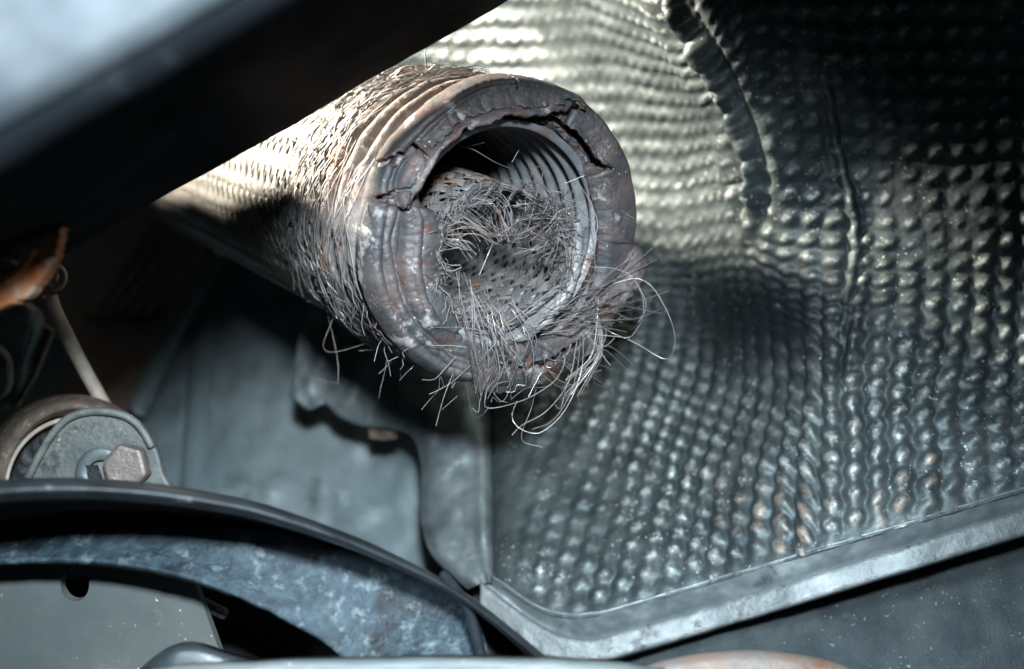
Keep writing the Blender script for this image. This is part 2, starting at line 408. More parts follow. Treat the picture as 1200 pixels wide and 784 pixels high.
# broad dents
Hm += Hh * ampl * edge * smooth_patch * (1 - .2 * env * np.exp(-((sd + 3) / 9) ** 4)) * (1 - .7 * env2 * np.exp(-(d2 / 9) ** 2))
Hm += .0035 * edge * fbm(PX / 110., PY / 110., 51, 2) + .0005 * fbm(PX / 12., PY / 12., 55, 3)
Hm -= .006 * np.exp(-np.clip(PX - XL, 0, None) / 7.) * np.clip((PY - 420) / 60, 0, 1)
gu = np.gradient(G0, axis=0); gv = np.gradient(G0, axis=1)
Nn = np.cross(gu, gv); Nn /= np.linalg.norm(Nn, axis=2)[..., None]
Nn *= np.sign(-Nn[..., 1:2])
GS = G0 + Nn * Hm[..., None]
wear_glint = Hh * edge * (.75 + .5 * fbm(PX / 70., PY / 70., 59, 3))  # worn dimple tops; part of their highlights is put into this colour
dp = grid('dimpled_panel', GS, M['shield'], shield, attr=wear_glint, solid=.0008)
nzs = .5 * fbm(PX / 60., PY / 60., 57, 4)
tanv = Hh * np.clip((PY - 440) / 120, 0, 1) * np.clip(1.2 - np.abs(PX - 990) / 330, 0, 1) * np.clip(.6 + 1.5 * fbm(PX / 55., PY / 55., 77, 3), 0, 1)
at = dp.data.attributes.new('tan', 'FLOAT', 'POINT'); at.data.foreach_set('value', tanv.astype(np.float32).ravel())
pipe_shade = np.clip(1.25 * np.exp(-(((PX - 905 + .3 * (PY - 370)) / 105) ** 2 + ((PY - 368) / 52) ** 2)) + nzs * .8, 0, 1) * np.exp(-(((PX - 905) / 210) ** 4 + ((PY - 368) / 110) ** 4))  # the pipe's shadow on the shield, put into the colour as a dark patch
at = dp.data.attributes.new('pipe_shade', 'FLOAT', 'POINT'); at.data.foreach_set('value', pipe_shade.astype(np.float32).ravel())

# folded wall and flange under the dimples
xs = np.r_[np.arange(575, 760, 8.), np.arange(760, 1431, 35.)]
def soft(f, x, w=26): return np.mean([f(x + o) for o in np.linspace(-w, w, 13)], 0)
c0 = np.c_[xs, ybot(xs) - 6, dshield(xs, ybot(xs)) - .0005]
up = soft(lambda x: np.interp(x, [540, 575, 610, 650, 690, 700, 1200, 1460], [656, 682, 712, 741, 752, 750, 598, 519]), xs, 20)
lo = soft(lambda x: np.interp(x, [540, 575, 610, 650, 680, 700, 1200, 1460], [688, 716, 744, 775, 783, 780, 629, 551]), xs, 20)
xl_ = xs - np.interp(xs, [575, 700, 800], [12, 4, 0]); 
dfl = c0[:, 2] + .0010
cm = np.c_[xs, ybot(xs) + np.interp(xs, [575, 700, 1200], [4, 16, 13]), c0[:, 2] + .0012]
c1 = np.c_[xl_, up, dfl]; c2 = np.c_[xl_ - 2, lo - 2, dfl - .003]; c3 = np.c_[xl_ - 2.5, lo, dfl - .002]; c4 = np.c_[xl_ - 2.5, lo + 1, dfl + .006]
def rows(*cs): return [[tuple(p) for p in c] for c in cs]
loft('flange_wall', rows(c0, cm, c1 + [0, 1, .0012]), M['plate'], shield, n=260, sub=8, rough=.0012, smoothed=True, solid=.0008)
loft('flange', rows(c1 + [0, -2, .0014], c1 + [0, 1.5, -.0004], c2, c3, c4), M['flange'], shield, n=260, sub=5, rough=.0010, smoothed=False, solid=.0008)
# smooth side plate with two lobes left of the dimples
loft('side_plate', [
    [(345, 468, .585), (362, 480, .583), (382, 474, .58), (398, 488, .575), (425, 499, .57), (465, 503, .56), (487, 515, .553), (495, 550, .54), (494, 600, .523), (502, 640, .508), (520, 664, .499), (550, 690, .490)],
    [(346, 430, .590), (366, 440, .585), (388, 440, .582), (406, 455, .575), (435, 468, .57), (476, 478, .555), (503, 505, .543), (512, 550, .531), (512, 600, .515), (520, 640, .501), (536, 664, .493), (560, 686, .486)],
    [(352, 395, .60), (375, 395, .595), (400, 395, .59), (430, 410, .58), (462, 430, .57), (500, 450, .556), (538, 495, .541), (552, 550, .526), (552, 600, .511), (555, 640, .499), (562, 664, .491), (572, 684, .486)],
    [(366, 350, .615), (400, 350, .61), (425, 350, .60), (460, 370, .59), (500, 392, .575), (535, 420, .563), (563, 490, .544), (567, 550, .525), (567, 600, .509), (569, 640, .496), (572, 664, .490), (577, 684, .484)],
    [(372, 330, .625), (410, 330, .62), (440, 330, .61), (470, 350, .60), (510, 375, .588), (550, 410, .575), (575, 490, .556), (578, 550, .535), (578, 600, .518), (580, 640, .504), (582, 664, .495), (584, 690, .488)]],
    M['plate'], shield, n=200, sub=8, rough=.002, solid=.0012)
# rubber edge strip that runs down the plate's free edge
# rust speck under the edge
slab('rust_stain', [(431, 501, .574), (462, 503, .566), (466, 513, .566), (452, 516, .57), (434, 514, .574)], M['sleeve'], shield, .001, bevel=0)

# ================================================================== FLEX PIPE
Cf = P(598, 275, .405)
Bk = P(262, 178, .70)
ax = (Bk - Cf) / np.linalg.norm(Bk - Cf)
LEN = np.linalg.norm(Bk - Cf)
e2 = np.array([0, 0, 1.]) - ax[2] * ax; e2 /= np.linalg.norm(e2)
e1 = np.cross(e2, ax); e1 *= np.sign(e1[0])
R0 = .0562
print('pipe length', LEN, 'axis', ax)
def face(px, py):
    ray = P(px, py, 1.0)
    t = (Cf @ ax) / (ray @ ax)
    q = ray * t[..., None] - Cf
    return np.stack([q @ e1, q @ e2], -1)
def W(x, y, s=0.0):
    """pipe coordinates -> world"""
    x = np.asarray(x, float); y = np.asarray(y, float); s = np.asarray(s, float)
    return Cf + x[..., None] * e1 + y[..., None] * e2 + s[..., None] * ax
def Fp(px, py, s=0.0):
    """point on the face plane seen at a pixel, pushed s along the pipe"""
    q = face(np.asarray(px, float), np.asarray(py, float)); return W(q[..., 0], q[..., 1], s)

pipe = thing('flexible_exhaust_pipe', 'torn braided flexible exhaust pipe with frayed wires at its open end', 'exhaust pipe', Fp(600, 455, 0.01))

# --- torn front ring
hole_px = [(515, 300), (516, 330), (527, 358), (548, 384), (580, 398), (625, 402), (664, 388), (692, 356), (702, 318), (704, 280), (701, 244),
           (690, 200), (672, 165), (650, 145), (625, 138), (596, 137), (566, 142), (542, 155), (523, 174), (508, 196), (495, 222), (497, 244), (516, 256), (521, 275)]
hq = face(*np.array(hole_px, float).T)
hq = catmull(hq, 900, closed=True)
ha = np.arctan2(hq[:, 1], hq[:, 0]) % (2 * np.pi); o_ = np.argsort(ha)
NT, NR = 1100, 90
th = np.linspace(0, 2 * np.pi, NT, endpoint=False)
rin = np.interp(th, ha[o_], np.hypot(hq[:, 0], hq[:, 1])[o_], period=2 * np.pi)
rin = rin + .0011 * fbm(th * 9 % 64, th * 0 + 3, 61, 5)
rout = R0 * (1 + .012 * np.sin(2 * th + .6) + .022 * fbm(np.cos(th) * 3 + 7, np.sin(th) * 3 + 7, 63, 4))
k = np.linspace(0, 1, NR)
RR = rin[:, None] + k[None, :] * (rout - rin)[:, None]
QX = RR * np.cos(th)[:, None]; QY = RR * np.sin(th)[:, None]
def crack_poly(pts, n, j, seed):
    r = np.random.default_rng(seed)
    p = catmull(pts, n); p[1:-1] += r.normal(0, j, (n - 2, 2)); return face(p[:, 0], p[:, 1])
cr_top = crack_poly([(473, 242), (486, 214), (503, 190), (513, 172), (524, 158), (541, 149), (560, 139), (585, 134), (612, 131), (640, 132), (660, 128), (668, 120), (674, 128)], 46, 1.6, 1)
cr_right = crack_poly([(646, 137), (662, 146), (678, 163), (690, 180), (700, 193), (712, 197)], 18, .7, 2)
cr_left = crack_poly([(452, 196), (466, 184), (483, 169), (490, 176), (497, 186)], 12, .9, 3)
cr_b = crack_poly([(604, 432), (635, 424), (660, 410), (684, 398), (704, 384)], 16, 1.0, 4)
cr_s = crack_poly([(445, 232), (462, 224), (478, 221)], 8, .5, 5)
cr_t2 = crack_poly([(600, 92), (603, 100), (603, 108)], 6, .4, 6)
def pd(poly):
    return seg_dist(QX, QY, poly)
dt, st, tt = pd(cr_top); drr, sr, tr = pd(cr_right); dl_, _, tl = pd(cr_left); db, sb_, tb = pd(cr_b); ds_, _, ts = pd(cr_s); d6, _, t6 = pd(cr_t2)
wob = 1 + .9 * fbm(QX * 420, QY * 420, 71, 3)
keep = np.ones((NT, NR), bool)
keep &= ~(dt < .0015 * wob * np.clip(np.minimum(tt * 9, (1 - tt) * 9) + .3, 0, 1))
keep &= ~(drr < .00055 * wob * np.clip((1 - tr) * 3 + .2, 0, 1))
keep &= ~(dl_ < .0005 * wob * np.clip((1 - tl) * 2 + .3, 0, 1))
keep &= ~(db < .0010 * wob)
keep &= ~(ds_ < .0003 * wob); keep &= ~(d6 < .0002 * wob)
# relief: rounded outer edge, raised lip outside the torn crack, sunk strip inside it
SS = np.zeros((NT, NR))
SS += .006 * np.clip((k[None, :] - .86) / .14, 0, 1) ** 2.2
SS += .0025 * np.clip((.25 - k[None, :]) / .25, 0, 1) ** 2
r_t = np.hypot(QX, QY)
inside_t = (dt < .012) & (st * 1 < 0)
rc_top = np.interp(th, *(lambda a, r: (a[np.argsort(a)], r[np.argsort(a)]))(np.arctan2(cr_top[:, 1], cr_top[:, 0]) % (2 * np.pi), np.hypot(cr_top[:, 0], cr_top[:, 1])), left=np.nan, right=np.nan)
rel = r_t - rc_top[:, None]
has = ~np.isnan(rel)
SS += np.where(has, -.0062 * np.exp(-np.clip(rel, 0, None) / .0030) * (rel > 0) + .003 * (rel <= 0), 0)
rc_r = np.interp(th, *(lambda a, r: (a[np.argsort(a)], r[np.argsort(a)]))(np.arctan2(cr_right[:, 1], cr_right[:, 0]) % (2 * np.pi), np.hypot(cr_right[:, 0], cr_right[:, 1])), left=np.nan, right=np.nan)
relr = r_t - rc_r[:, None]
SS += np.where(~np.isnan(relr) & (relr < 0), .0025, 0)
# ring step on the left half and general hammering
th_d = np.degrees(th)
left = np.exp(-((th_d - 195) / 45) ** 2)[:, None]
SS += .0026 * left * (1 / (1 + np.exp(-(k[None, :] - .52) * 40))) + .0016 * left * np.exp(-((k[None, :] - .56) / .05) ** 2)
for kc, ac, wc in ((.30, 200, 30), (.66, 215, 60), (.80, 160, 55)):
    env_ = np.exp(-((th_d - ac) / wc) ** 2)[:, None]; kk_ = k[None, :] + .05 * fbm(th[:, None] * 4 % 64, th[:, None] * 0 + kc * 9, 83, 3)
    SS += env_ * (.0030 * np.exp(-((kk_ - kc) / .022) ** 2) - .0014 * np.exp(-((kk_ - kc - .06) / .04) ** 2))
# bent lips along every tear
wear_r = np.zeros((NT, NR))
for dd_, hh_ in ((dt, .0000), (drr, .0016), (dl_, .0013), (db, .0018), (ds_, .0009)):
    SS -= hh_ * np.exp(-dd_ / .0011) * (1 + 1.2 * fbm(QX * 300, QY * 300, 87, 2))
    wear_r = np.maximum(wear_r, np.exp(-dd_ / .0016))
wear_r = np.maximum(wear_r, .8 * np.exp(-(k[None, :]) / .05))
SS += .0024 * fbm(QX * 48 + 4, QY * 48 + 4, 81, 3) + .0003 * fbm(QX * 500, QY * 500, 85, 3)
SS -= .0012 * np.exp(-((th_d - 15) / 60) ** 2)[:, None] * np.sin(k[None, :] * np.pi)
ring = grid('torn_end_ring', W(QX, QY, SS), M['bellows'], pipe, keep=keep, closed_u=True, solid=.0013, offset=-1, attr=wear_r)

def strip(name, outer, inner, s_in, curl_, jitter, seed, mat):
    n = 130; r = np.random.default_rng(seed)
    a_ = face(*catmull(outer, n).T); b_ = face(*(catmull(inner, n) + np.c_[np.zeros(n), jitter * fbm(np.arange(n) / 5., np.zeros(n), seed, 4)]).T)
    rows_ = []
    for f, so in ((-.25, .0012), (0, -.0004), (.3, s_in * .45), (.6, s_in * .8), (.88, s_in), (1.0, s_in * .92), (1.02, s_in * .6), (.8, s_in * .45)):
        q = a_ * (1 - f) + b_ * f; tp = np.sin(np.linspace(.06, .96, n) * np.pi) ** .35
        rows_.append(W(q[:, 0], q[:, 1], so * tp + .0009 * fbm(np.arange(n) / 9., np.full(n, f * 3), seed + 4, 3)))
    return grid(name, np.array(rows_), mat, ring, attr=np.repeat([0, 0, 0, .2, .6, 1, 1, 1], n))
strip('peeled_strip', [(458, 238), (476, 204), (496, 174), (520, 150), (552, 132), (590, 120), (630, 113), (668, 113)],
      [(474, 243), (492, 208), (510, 176), (530, 157), (560, 143), (594, 135), (630, 131), (664, 127)], -.0060, .0, 7.0, 141, M['bellows'])
strip('peeled_strip', [(552, 452), (590, 455), (630, 447), (668, 428), (700, 402), (716, 380)],
      [(560, 428), (592, 430), (628, 424), (660, 408), (688, 386), (702, 366)], -.0045, .0, 6.0, 145, M['bellows'])
# --- bellows behind the ring (outer corrugations)
s_ = np.linspace(.004, .085, 170)
Rb = (.0525 + .0034 * np.cos(2 * np.pi * (s_ - .0068) / .0130))[:, None] * np.ones(360)
thb = np.linspace(0, 2 * np.pi, 360, endpoint=False)
Sb = s_[:, None] + .0022 * np.sin(thb + 1.0)[None, :] * (s_[:, None] / .05) + .0012 * fbm(np.cos(thb) * 2 + 5, np.sin(thb) * 2 + 5, 91, 3)[None, :]
Rb = Rb + .0009 * fbm(thb[None, :] * 5 % 64 + 0 * s_[:, None], s_[:, None] * 160, 95, 4)
grid('bellows', lathe_world(Cf, ax, e1, e2, Rb, Sb), M['rim_rust'], pipe, closed_v=True)
# --- inner corrugated wall
s_ = np.linspace(.003, .17, 320)
Ri = (.0430 + .0046 * np.cos(2 * np.pi * s_ / .0094))[:, None] * np.ones(240)
Si = s_[:, None] * np.ones(240)
grid('inner_bellows_wall', lathe_world(Cf, ax, e1, e2, Ri, Si), M['bellows_in'], pipe, closed_v=True)
# --- core under the braid so nothing shows through
s_ = np.linspace(.07, LEN, 60)
grid('core_tube', lathe_world(Cf, ax, e1, e2, np.full((60, 120), .0515), s_[:, None] * np.ones(120)), M['dark'], pipe, closed_v=True)

# --- braid
def braid(parent, name, Rm, s0, s1, ncar, nw, gap, wr, mat, alpha, nseg, cen=(0, 0), fray=0.0, ends=None, amp=.0006, seed=5, flare=0, drop=0.0, dent=None, mess=0.0):
    r = np.random.default_rng(seed)
    out = []
    for dirn in (1, -1):
        for c in range(ncar):
            ths = 2 * np.pi * (c + (.0 if dirn > 0 else .5)) / ncar
            paths = []
            for wi in range(nw):
                if r.random() < drop: continue
                e0 = s0 + (r.random() * fray) ** 1.0
                s = np.linspace(e0, s1, nseg)
                tw = (s - s0) * math.tan(alpha) / Rm
                off = (wi - (nw - 1) / 2) * gap / Rm / math.cos(alpha) * .5
                t = ths + dirn * tw + off
                if ends is not None:
                    lim = ends(t)
                    s = np.maximum(s, lim + 0 * s)
                weave = dirn * amp * np.sin(ncar * tw)
                fr = np.exp(-(s - e0) / .028) if fray else 0
                wob = r.normal(0, 1, 2)
                if mess: t = t + mess * np.interp(s, np.linspace(s0, s1, 24), r.normal(0, 1, 24))
                t = t + fr * (.022 * wob[0] + .012 * np.sin(s * 200 + wi * 2 + c))
                R = Rm * (dent(t, s) if dent is not None else 1) + weave + fr * (.0012 * r.random() + flare * .004 * r.random() * np.exp(-(s - e0) / .008))
                x = cen[0] + R * np.cos(t); y = cen[1] + R * np.sin(t)
                paths.append(W(x, y, s))
            if paths: out.append(tubes(name, paths, wr, mat, parent, 4))
    return out
braid(pipe, 'braid_strand', .0550, .042, LEN - .004, 26, 8, .00100, .00048, M['braid'], math.radians(58), 190, fray=.028, flare=1, seed=11, amp=.0010, drop=.02)

# --- end collar at the far end and the pipe running on behind the crossmember
s_ = np.linspace(0, 1, 14)
prof_s = LEN + np.array([-.010, -.008, -.002, .004, .010, .013, .014, .020, .03, .05, .12, .2, .3, .4])
prof_r = np.array([.0545, .0575, .0585, .0585, .0575, .055, .046, .040, .036, .034, .033, .033, .033, .033])
Rc = prof_r[:, None] * (1 + .02 * fbm(np.linspace(0, 12, 120)[None, :] + 0 * prof_s[:, None], prof_s[:, None] * 60, 97))
collar = grid('end_collar', lathe_world(Cf, ax, e1, e2, Rc, prof_s[:, None] * np.ones(120)), M['braid'], pipe, closed_v=True)
slab('collar_tab', [(240, 258, .665), (252, 262, .665), (262, 284, .665), (262, 296, .665), (254, 298, .665), (246, 284, .665)], M['pale'], collar, .004, n=24, bevel=.0006)

# --- inner woven liner
lc = face(np.array(592.), np.array(299.))
lin_end = lambda t: .001 + .016 * np.clip(np.sin(t), 0, 1) + .002 * np.sin(5 * t)
braid(pipe, 'liner_strand', .0285, .000, .16, 20, 8, .00092, .00042, M['liner'], math.radians(48), 90, cen=lc, ends=lin_end, amp=.0007, seed=23, drop=.08, mess=.022,
      dent=lambda t, s: 1 - .30 * np.exp(-(s / .030) ** 2) * np.exp(-(((np.degrees(t) % 360) - 118) / 42) ** 2) + .05 * np.sin(3 * t + 1))
s_ = np.linspace(.045, .165, 20)
Rl = np.full((20, 90), .0305)
grid('liner_gap_shade', lathe_world(W(*lc), ax, e1, e2, Rl, s_[:, None] * np.ones(90)), M['dark'], pipe, closed_v=True)  # near-black tube, puts the shade of the mesh gaps into colour
# pale lip round the lower half of the liner
tl_ = np.radians(np.linspace(205, 385, 120))
rows_ = []
for dr, s in ((.0005, .012), (.0008, .004), (.0018, .000), (.0036, -.0012), (.0052, -.0005), (.0062, .002)):
    rr = .0292 + dr + .0009 * fbm(tl_ * 6, tl_ * 0 + dr * 900, 99)
    rows_.append(W(lc[0] + rr * np.cos(tl_), lc[1] + rr * np.sin(tl_), s + .001 * fbm(tl_ * 8, tl_ * 0, 101)))
grid('liner_lip', np.array(rows_), M['lip'], pipe, solid=.0006)
# torn flap at the lower right of the ring
fl = np.array([(700, 356), (722, 318), (735, 293), (748, 288), (757, 300), (757, 318), (746, 344), (728, 366), (708, 380), (698, 374)], float)
fq = catmull(fl, 60, closed=True) + np.random.default_rng(4).normal(0, .7, (60, 2))
kf = np.linspace(0, 1, 16)[:, None]
fc = fq.mean(0)
fx_ = fc[0] + (fq[None, :, 0] - fc[0]) * (1 - kf); fy_ = fc[1] + (fq[None, :, 1] - fc[1]) * (1 - kf)
fs_ = .0015 - .0070 * np.sqrt(np.clip(kf * 1.6, 0, 1)) + .0030 * fbm(fx_ / 14, fy_ / 14, 103, 4)
grid('torn_flap', Fp(fx_, fy_, fs_), M['flap'], ring, closed_v=True, solid=.0012)

# --- loose wires
WR = .00014
many = []            # the mass of small wires
single = []          # wires one can follow with the eye
def curl(p0, p1, bend, jit, n=12, kinks=1):
    """wire from p0 to p1 bowed by vector bend with random kinks"""
    p0 = np.asarray(p0); p1 = np.asarray(p1)
    m = [p0]
    for i in range(1, kinks + 2):
        t = i / (kinks + 2)
        m.append(p0 * (1 - t) + p1 * t + np.asarray(bend) * 4 * t * (1 - t) + rng.normal(0, jit, 3))
    m.append(p1)
    return catmull(m, n)
down = np.array([0, 0, -1.]); nrm = -ax
L0 = lc
def Lp(thd, r, s):
    t = np.radians(thd); return W(L0[0] + r * np.cos(t), L0[1] + r * np.sin(t), s)
# drooping fringe of the liner's upper edge, in torn bundles
for g in range(26):
    a = rng.uniform(0, 172); sag = 1 - .25 * math.exp(-((a - 118) / 42) ** 2)
    s0 = .014 * max(0, math.sin(math.radians(a))) + rng.uniform(-.004, .005)
    a2 = a + rng.normal(0, 20); r2 = .0285 * sag - rng.uniform(.004, .019); ds = rng.uniform(-.002, .013)
    bend = nrm * rng.uniform(-.002, .006) + e2 * rng.uniform(-.001, .004)
    for i in range(rng.integers(4, 9)):
        p0 = Lp(a + rng.normal(0, 2.2), .0285 * sag + rng.normal(0, .0005), s0 + rng.normal(0, .0006))
        p1 = Lp(a2 + rng.normal(0, 5), r2 + rng.normal(0, .0016), s0 - ds + rng.normal(0, .0012))
        (single if i == 0 else many).append(curl(p0, p1, bend + rng.normal(0, .0006, 3), .0006))
# wires lying along the liner's upper edge
for i in range(110):
    a = rng.uniform(0, 160); da = rng.uniform(12, 40) * rng.choice([-1, 1]); rr = .0290 * (1 - .28 * math.exp(-((a + da / 2 - 118) / 42) ** 2)) + rng.normal(0, .0013)
    aa = np.linspace(a, a + da, 10); sag = rng.normal(0, .0012)
    many.append(np.array([Lp(x, rr + sag * math.sin(math.pi * j / 9), .012 * max(0, math.sin(math.radians(x))) + rng.normal(0, .0006) - .001) for j, x in enumerate(aa)]))
# matted nest across the upper half of the opening
for g in range(20):
    c0_ = Fp(rng.uniform(528, 668), rng.uniform(215, 292), rng.uniform(-.001, .014)); dr_ = e1 * rng.normal(0, 1) + e2 * rng.normal(-.3, .8) + ax * rng.normal(0, .4); dr_ /= np.linalg.norm(dr_)
    for i in range(rng.integers(3, 7)):
        o_2 = rng.normal(0, .0016, 3); ln = rng.uniform(.009, .020)
        (single if i == 0 else many).append(curl(c0_ + o_2 - dr_ * ln / 2, c0_ + o_2 + dr_ * ln / 2 + rng.normal(0, .0016, 3), rng.normal(0, .0016, 3), .0007))
# bristly right side
for i in range(120):
    a = rng.uniform(-25, 45); p0 = Lp(a, .0290 + rng.normal(0, .0018), rng.uniform(-.002, .008))
    v = e1 * rng.normal(.3, 1) + e2 * rng.normal(-.2, 1) + nrm * rng.uniform(0, .8); v /= np.linalg.norm(v)
    (single if i % 6 == 0 else many).append(curl(p0, p0 + v * rng.uniform(.004, .012), rng.normal(0, .0008, 3), .0006))
# dark bristles on the left and lower-left hole edge
for i in range(130):
    j = rng.uniform(0, 1); q = catmull([(514, 238), (519, 262), (514, 300), (517, 334), (530, 362), (552, 386), (580, 396)], 100)[int(j * 99)]
    p0 = Fp(q[0] + rng.normal(0, 2), q[1], rng.uniform(-.0015, .002))
    v = e1 * rng.normal(0, .6) + e2 * rng.normal(-.3, 1) + nrm * rng.uniform(-.1, .5); v /= np.linalg.norm(v)
    many.append(curl(p0, p0 + v * rng.uniform(.003, .008), rng.normal(0, .0006, 3), .0004))
# bundles hanging over the lower ring
for g in range(7):
    x0 = rng.normal(578, 20); y0 = rng.uniform(318, 385); x1 = x0 + rng.normal(16, 16); y1 = rng.uniform(412, 458)
    bend = nrm * rng.uniform(.002, .006) + e1 * rng.normal(0, .0016)
    for i in range(rng.integers(5, 8)):
        p0 = Fp(x0 + rng.normal(0, 5), y0 + rng.normal(0, 9), -.001 - rng.uniform(0, .003)); p1 = Fp(x1 + rng.normal(0, 7), y1 + rng.normal(0, 7), -.004 - rng.uniform(0, .003))
        (single if i % 2 == 0 else many).append(curl(p0, p1, bend + rng.normal(0, .0005, 3), .0005, 14, 2))
# right bundle, gathered
for i in range(16):
    p = [Fp(690 + rng.normal(0, 3), 352 + rng.normal(0, 6), -.003), Fp(692 + rng.normal(0, 3), 386, -.006), Fp(690 - i * .6 + rng.normal(0, 2), 415, -.007), Fp(672 - i * 1.5 + rng.normal(0, 5), 448 + rng.uniform(-12, 14), -.006)]
    single.append(catmull(p, 16))
# cross wires on the lower right
for i in range(48):
    x0 = rng.uniform(585, 690); y0 = 392 - (x0 - 585) * .42 + rng.normal(0, 11); ln = rng.uniform(35, 110); an = rng.normal(.33, .28)
    p0 = Fp(x0, y0, -.002 - rng.uniform(0, .005)); p1 = Fp(x0 + ln * math.cos(an), y0 - ln * math.sin(an), -.003 - rng.uniform(0, .006))
    (single if i % 3 == 0 else many).append(curl(p0, p1, nrm * rng.uniform(0, .003) + e2 * rng.normal(0, .0018), .0007))
# scattered on the lower ring
for i in range(36):
    x0 = rng.uniform(520, 700); y0 = rng.uniform(395, 455); an = rng.uniform(0, math.pi); ln = rng.uniform(20, 60)
    p0 = Fp(x0, y0, -.003 - rng.uniform(0, .003)); p1 = Fp(x0 + ln * math.cos(an), y0 + ln * math.sin(an) * .7, -.002 - rng.uniform(0, .004))
    (single if i % 3 == 0 else many).append(curl(p0, p1, e2 * rng.normal(0, .003), .0008))
# frayed outer braid: wires wrapped over the bellows
outer = []
for i in range(480):
    a = rng.uniform(50, 272); s0 = rng.uniform(.034, .075) if rng.random() < .86 else rng.uniform(.008, .036)
    da = rng.uniform(14, 50); ds = da * .00028 + rng.normal(0, .004)
    if rng.random() < .25: ds = rng.normal(0, .01)
    if a < 150 and s0 < .030: continue
    rr = .0558 + rng.uniform(0, .0022) + (.0012 if rng.random() < .1 else 0)
    lift = rng.uniform(0, .005) if rng.random() < .08 else rng.uniform(0, .0012)
    pts = []
    for j in range(11):
        f = j / 10; t = math.radians(a + da * f); r_ = rr + lift * f ** 3 + .0007 * math.sin(9 * f + i)
        pts.append(W(r_ * math.cos(t), r_ * math.sin(t), max(.004, s0 + ds * f)))
    outer.append(np.array(pts))
# bristles on the lower-left silhouette
for i in range(80):
    a = rng.uniform(205, 300); s0 = rng.uniform(.002, .05); t = math.radians(a)
    p0 = W(.0555 * math.cos(t), .0555 * math.sin(t), s0)
    v = (e1 * -math.sin(t) + e2 * math.cos(t)) * rng.normal(.6, .9) + (e1 * math.cos(t) + e2 * math.sin(t)) * abs(rng.normal(.12, .25)) + ax * rng.normal(0, .6); v /= np.linalg.norm(v)
    outer.append(curl(p0, p0 + v * rng.uniform(.005, .018), rng.normal(0, .001, 3), .0006))
# wires traced from the photograph one by one: pixels and distance
hand = [
    [(402, 328, .452), (392, 368, .448), (379, 402, .446), (382, 411, .446), (396, 412, .446), (434, 401, .448)],
    [(358, 330, .47), (378, 355, .46), (388, 385, .455), (396, 425, .452), (396, 450, .452)],
    [(350, 438, .47), (372, 444, .468), (395, 449, .468)],
    [(360, 353, .462), (376, 352, .46)],
    [(420, 411, .45), (440, 410, .45)],
    [(462, 380, .424), (454, 410, .43), (452, 430, .43), (446, 455, .43), (444, 466, .43)],
    [(470, 386, .424), (459, 414, .43), (458, 424, .43), (444, 438, .43)],
    [(528, 412, .408), (516, 440, .41), (514, 456, .41), (504, 468, .41), (494, 480, .41)],
    [(552, 428, .405), (532, 446, .405), (516, 456, .405), (503, 462, .405)],
    [(536, 424, .405), (525, 452, .405), (518, 472, .405), (511, 499, .405)],
    [(536, 464, .405), (518, 480, .405)],
    [(398, 304, .452), (412, 325, .445), (418, 352, .44), (416, 358, .44), (402, 345, .445)],
    [(354, 300, .47), (364, 286, .468), (361, 298, .468), (363, 314, .468)],
    [(364, 286, .468), (368, 300, .468), (358, 303, .468)],
    [(500, 78, .425), (498, 58, .425), (500, 92, .425), (506, 102, .425)],
    [(410, 103, .46), (424, 117, .46)], [(416, 101, .46), (424, 116, .46)],
    [(517, 42, .45), (528, 62, .45), (537, 79, .45)],
    [(676, 300, .395), (690, 312, .392), (716, 314, .39), (738, 322, .388), (752, 342, .388), (757, 360, .388), (748, 378, .39)],
    [(720, 332, .388), (745, 326, .387), (762, 334, .387), (775, 352, .387), (788, 380, .387), (791, 404, .388), (784, 421, .389), (770, 417, .39), (745, 402, .39), (716, 390, .39)],
    [(698, 380, .39), (718, 390, .388), (735, 396, .388), (745, 388, .388), (754, 368, .388), (750, 340, .388), (730, 318, .388)],
    [(682, 388, .39), (700, 392, .388), (738, 396, .388)],
    [(690, 384, .39), (694, 400, .388), (702, 407, .388), (712, 404, .388), (720, 396, .388)],
    [(696, 398, .388), (706, 416, .388), (715, 428, .388)],
    [(684, 392, .39), (682, 430, .385), (672, 462, .384), (655, 490, .384), (630, 508, .384), (606, 500, .384), (600, 486, .385), (606, 470, .385)],
    [(680, 396, .39), (676, 436, .386), (664, 470, .385), (646, 494, .385), (624, 503, .385)],
    [(676, 400, .39), (666, 448, .386), (640, 482, .386), (612, 498, .386), (600, 510, .386)],
    [(628, 456, .395), (622, 480, .39), (612, 506, .39), (614, 518, .39), (636, 524, .39)],
    [(568, 470, .39), (570, 478, .39), (590, 476, .39), (620, 466, .388), (648, 448, .388), (660, 430, .39), (662, 418, .39)],
    [(568, 470, .39), (572, 455, .392), (585, 440, .395)],
    [(508, 384, .395), (540, 384, .394), (568, 388, .394)],
    [(505, 405, .394), (530, 405, .394), (546, 407, .394)],
    [(536, 170, .41), (556, 176, .408), (580, 190, .41), (600, 198, .412)], [(546, 172, .41), (568, 167, .41)],
    [(662, 215, .40), (684, 206, .40)], [(664, 234, .40), (686, 239, .40)],
    [(676, 212, .40), (688, 230, .398), (698, 252, .398), (700, 268, .398), (694, 284, .398)],
    [(634, 215, .40), (636, 202, .40)], [(600, 190, .412), (608, 176, .412)],
    [(562, 322, .395), (572, 298, .395), (578, 284, .396)],
    [(690, 258, .40), (696, 288, .395), (698, 312, .395), (708, 330, .392)],
    [(727, 246, .405), (746, 258, .40)], [(730, 254, .402), (748, 262, .40)],
    [(440, 196, .425), (462, 210, .42), (492, 208, .41)],
    [(420, 120, .45), (470, 106, .43), (530, 108, .42)],
    [(535, 78, .43), (600, 88, .425)],
]
for h in hand:
    h = np.array(h, float); p = catmull(h, 24); single.append(P(p[:, 0], p[:, 1], p[:, 2]))
sel = single[-len(hand):] + single[:-len(hand)]
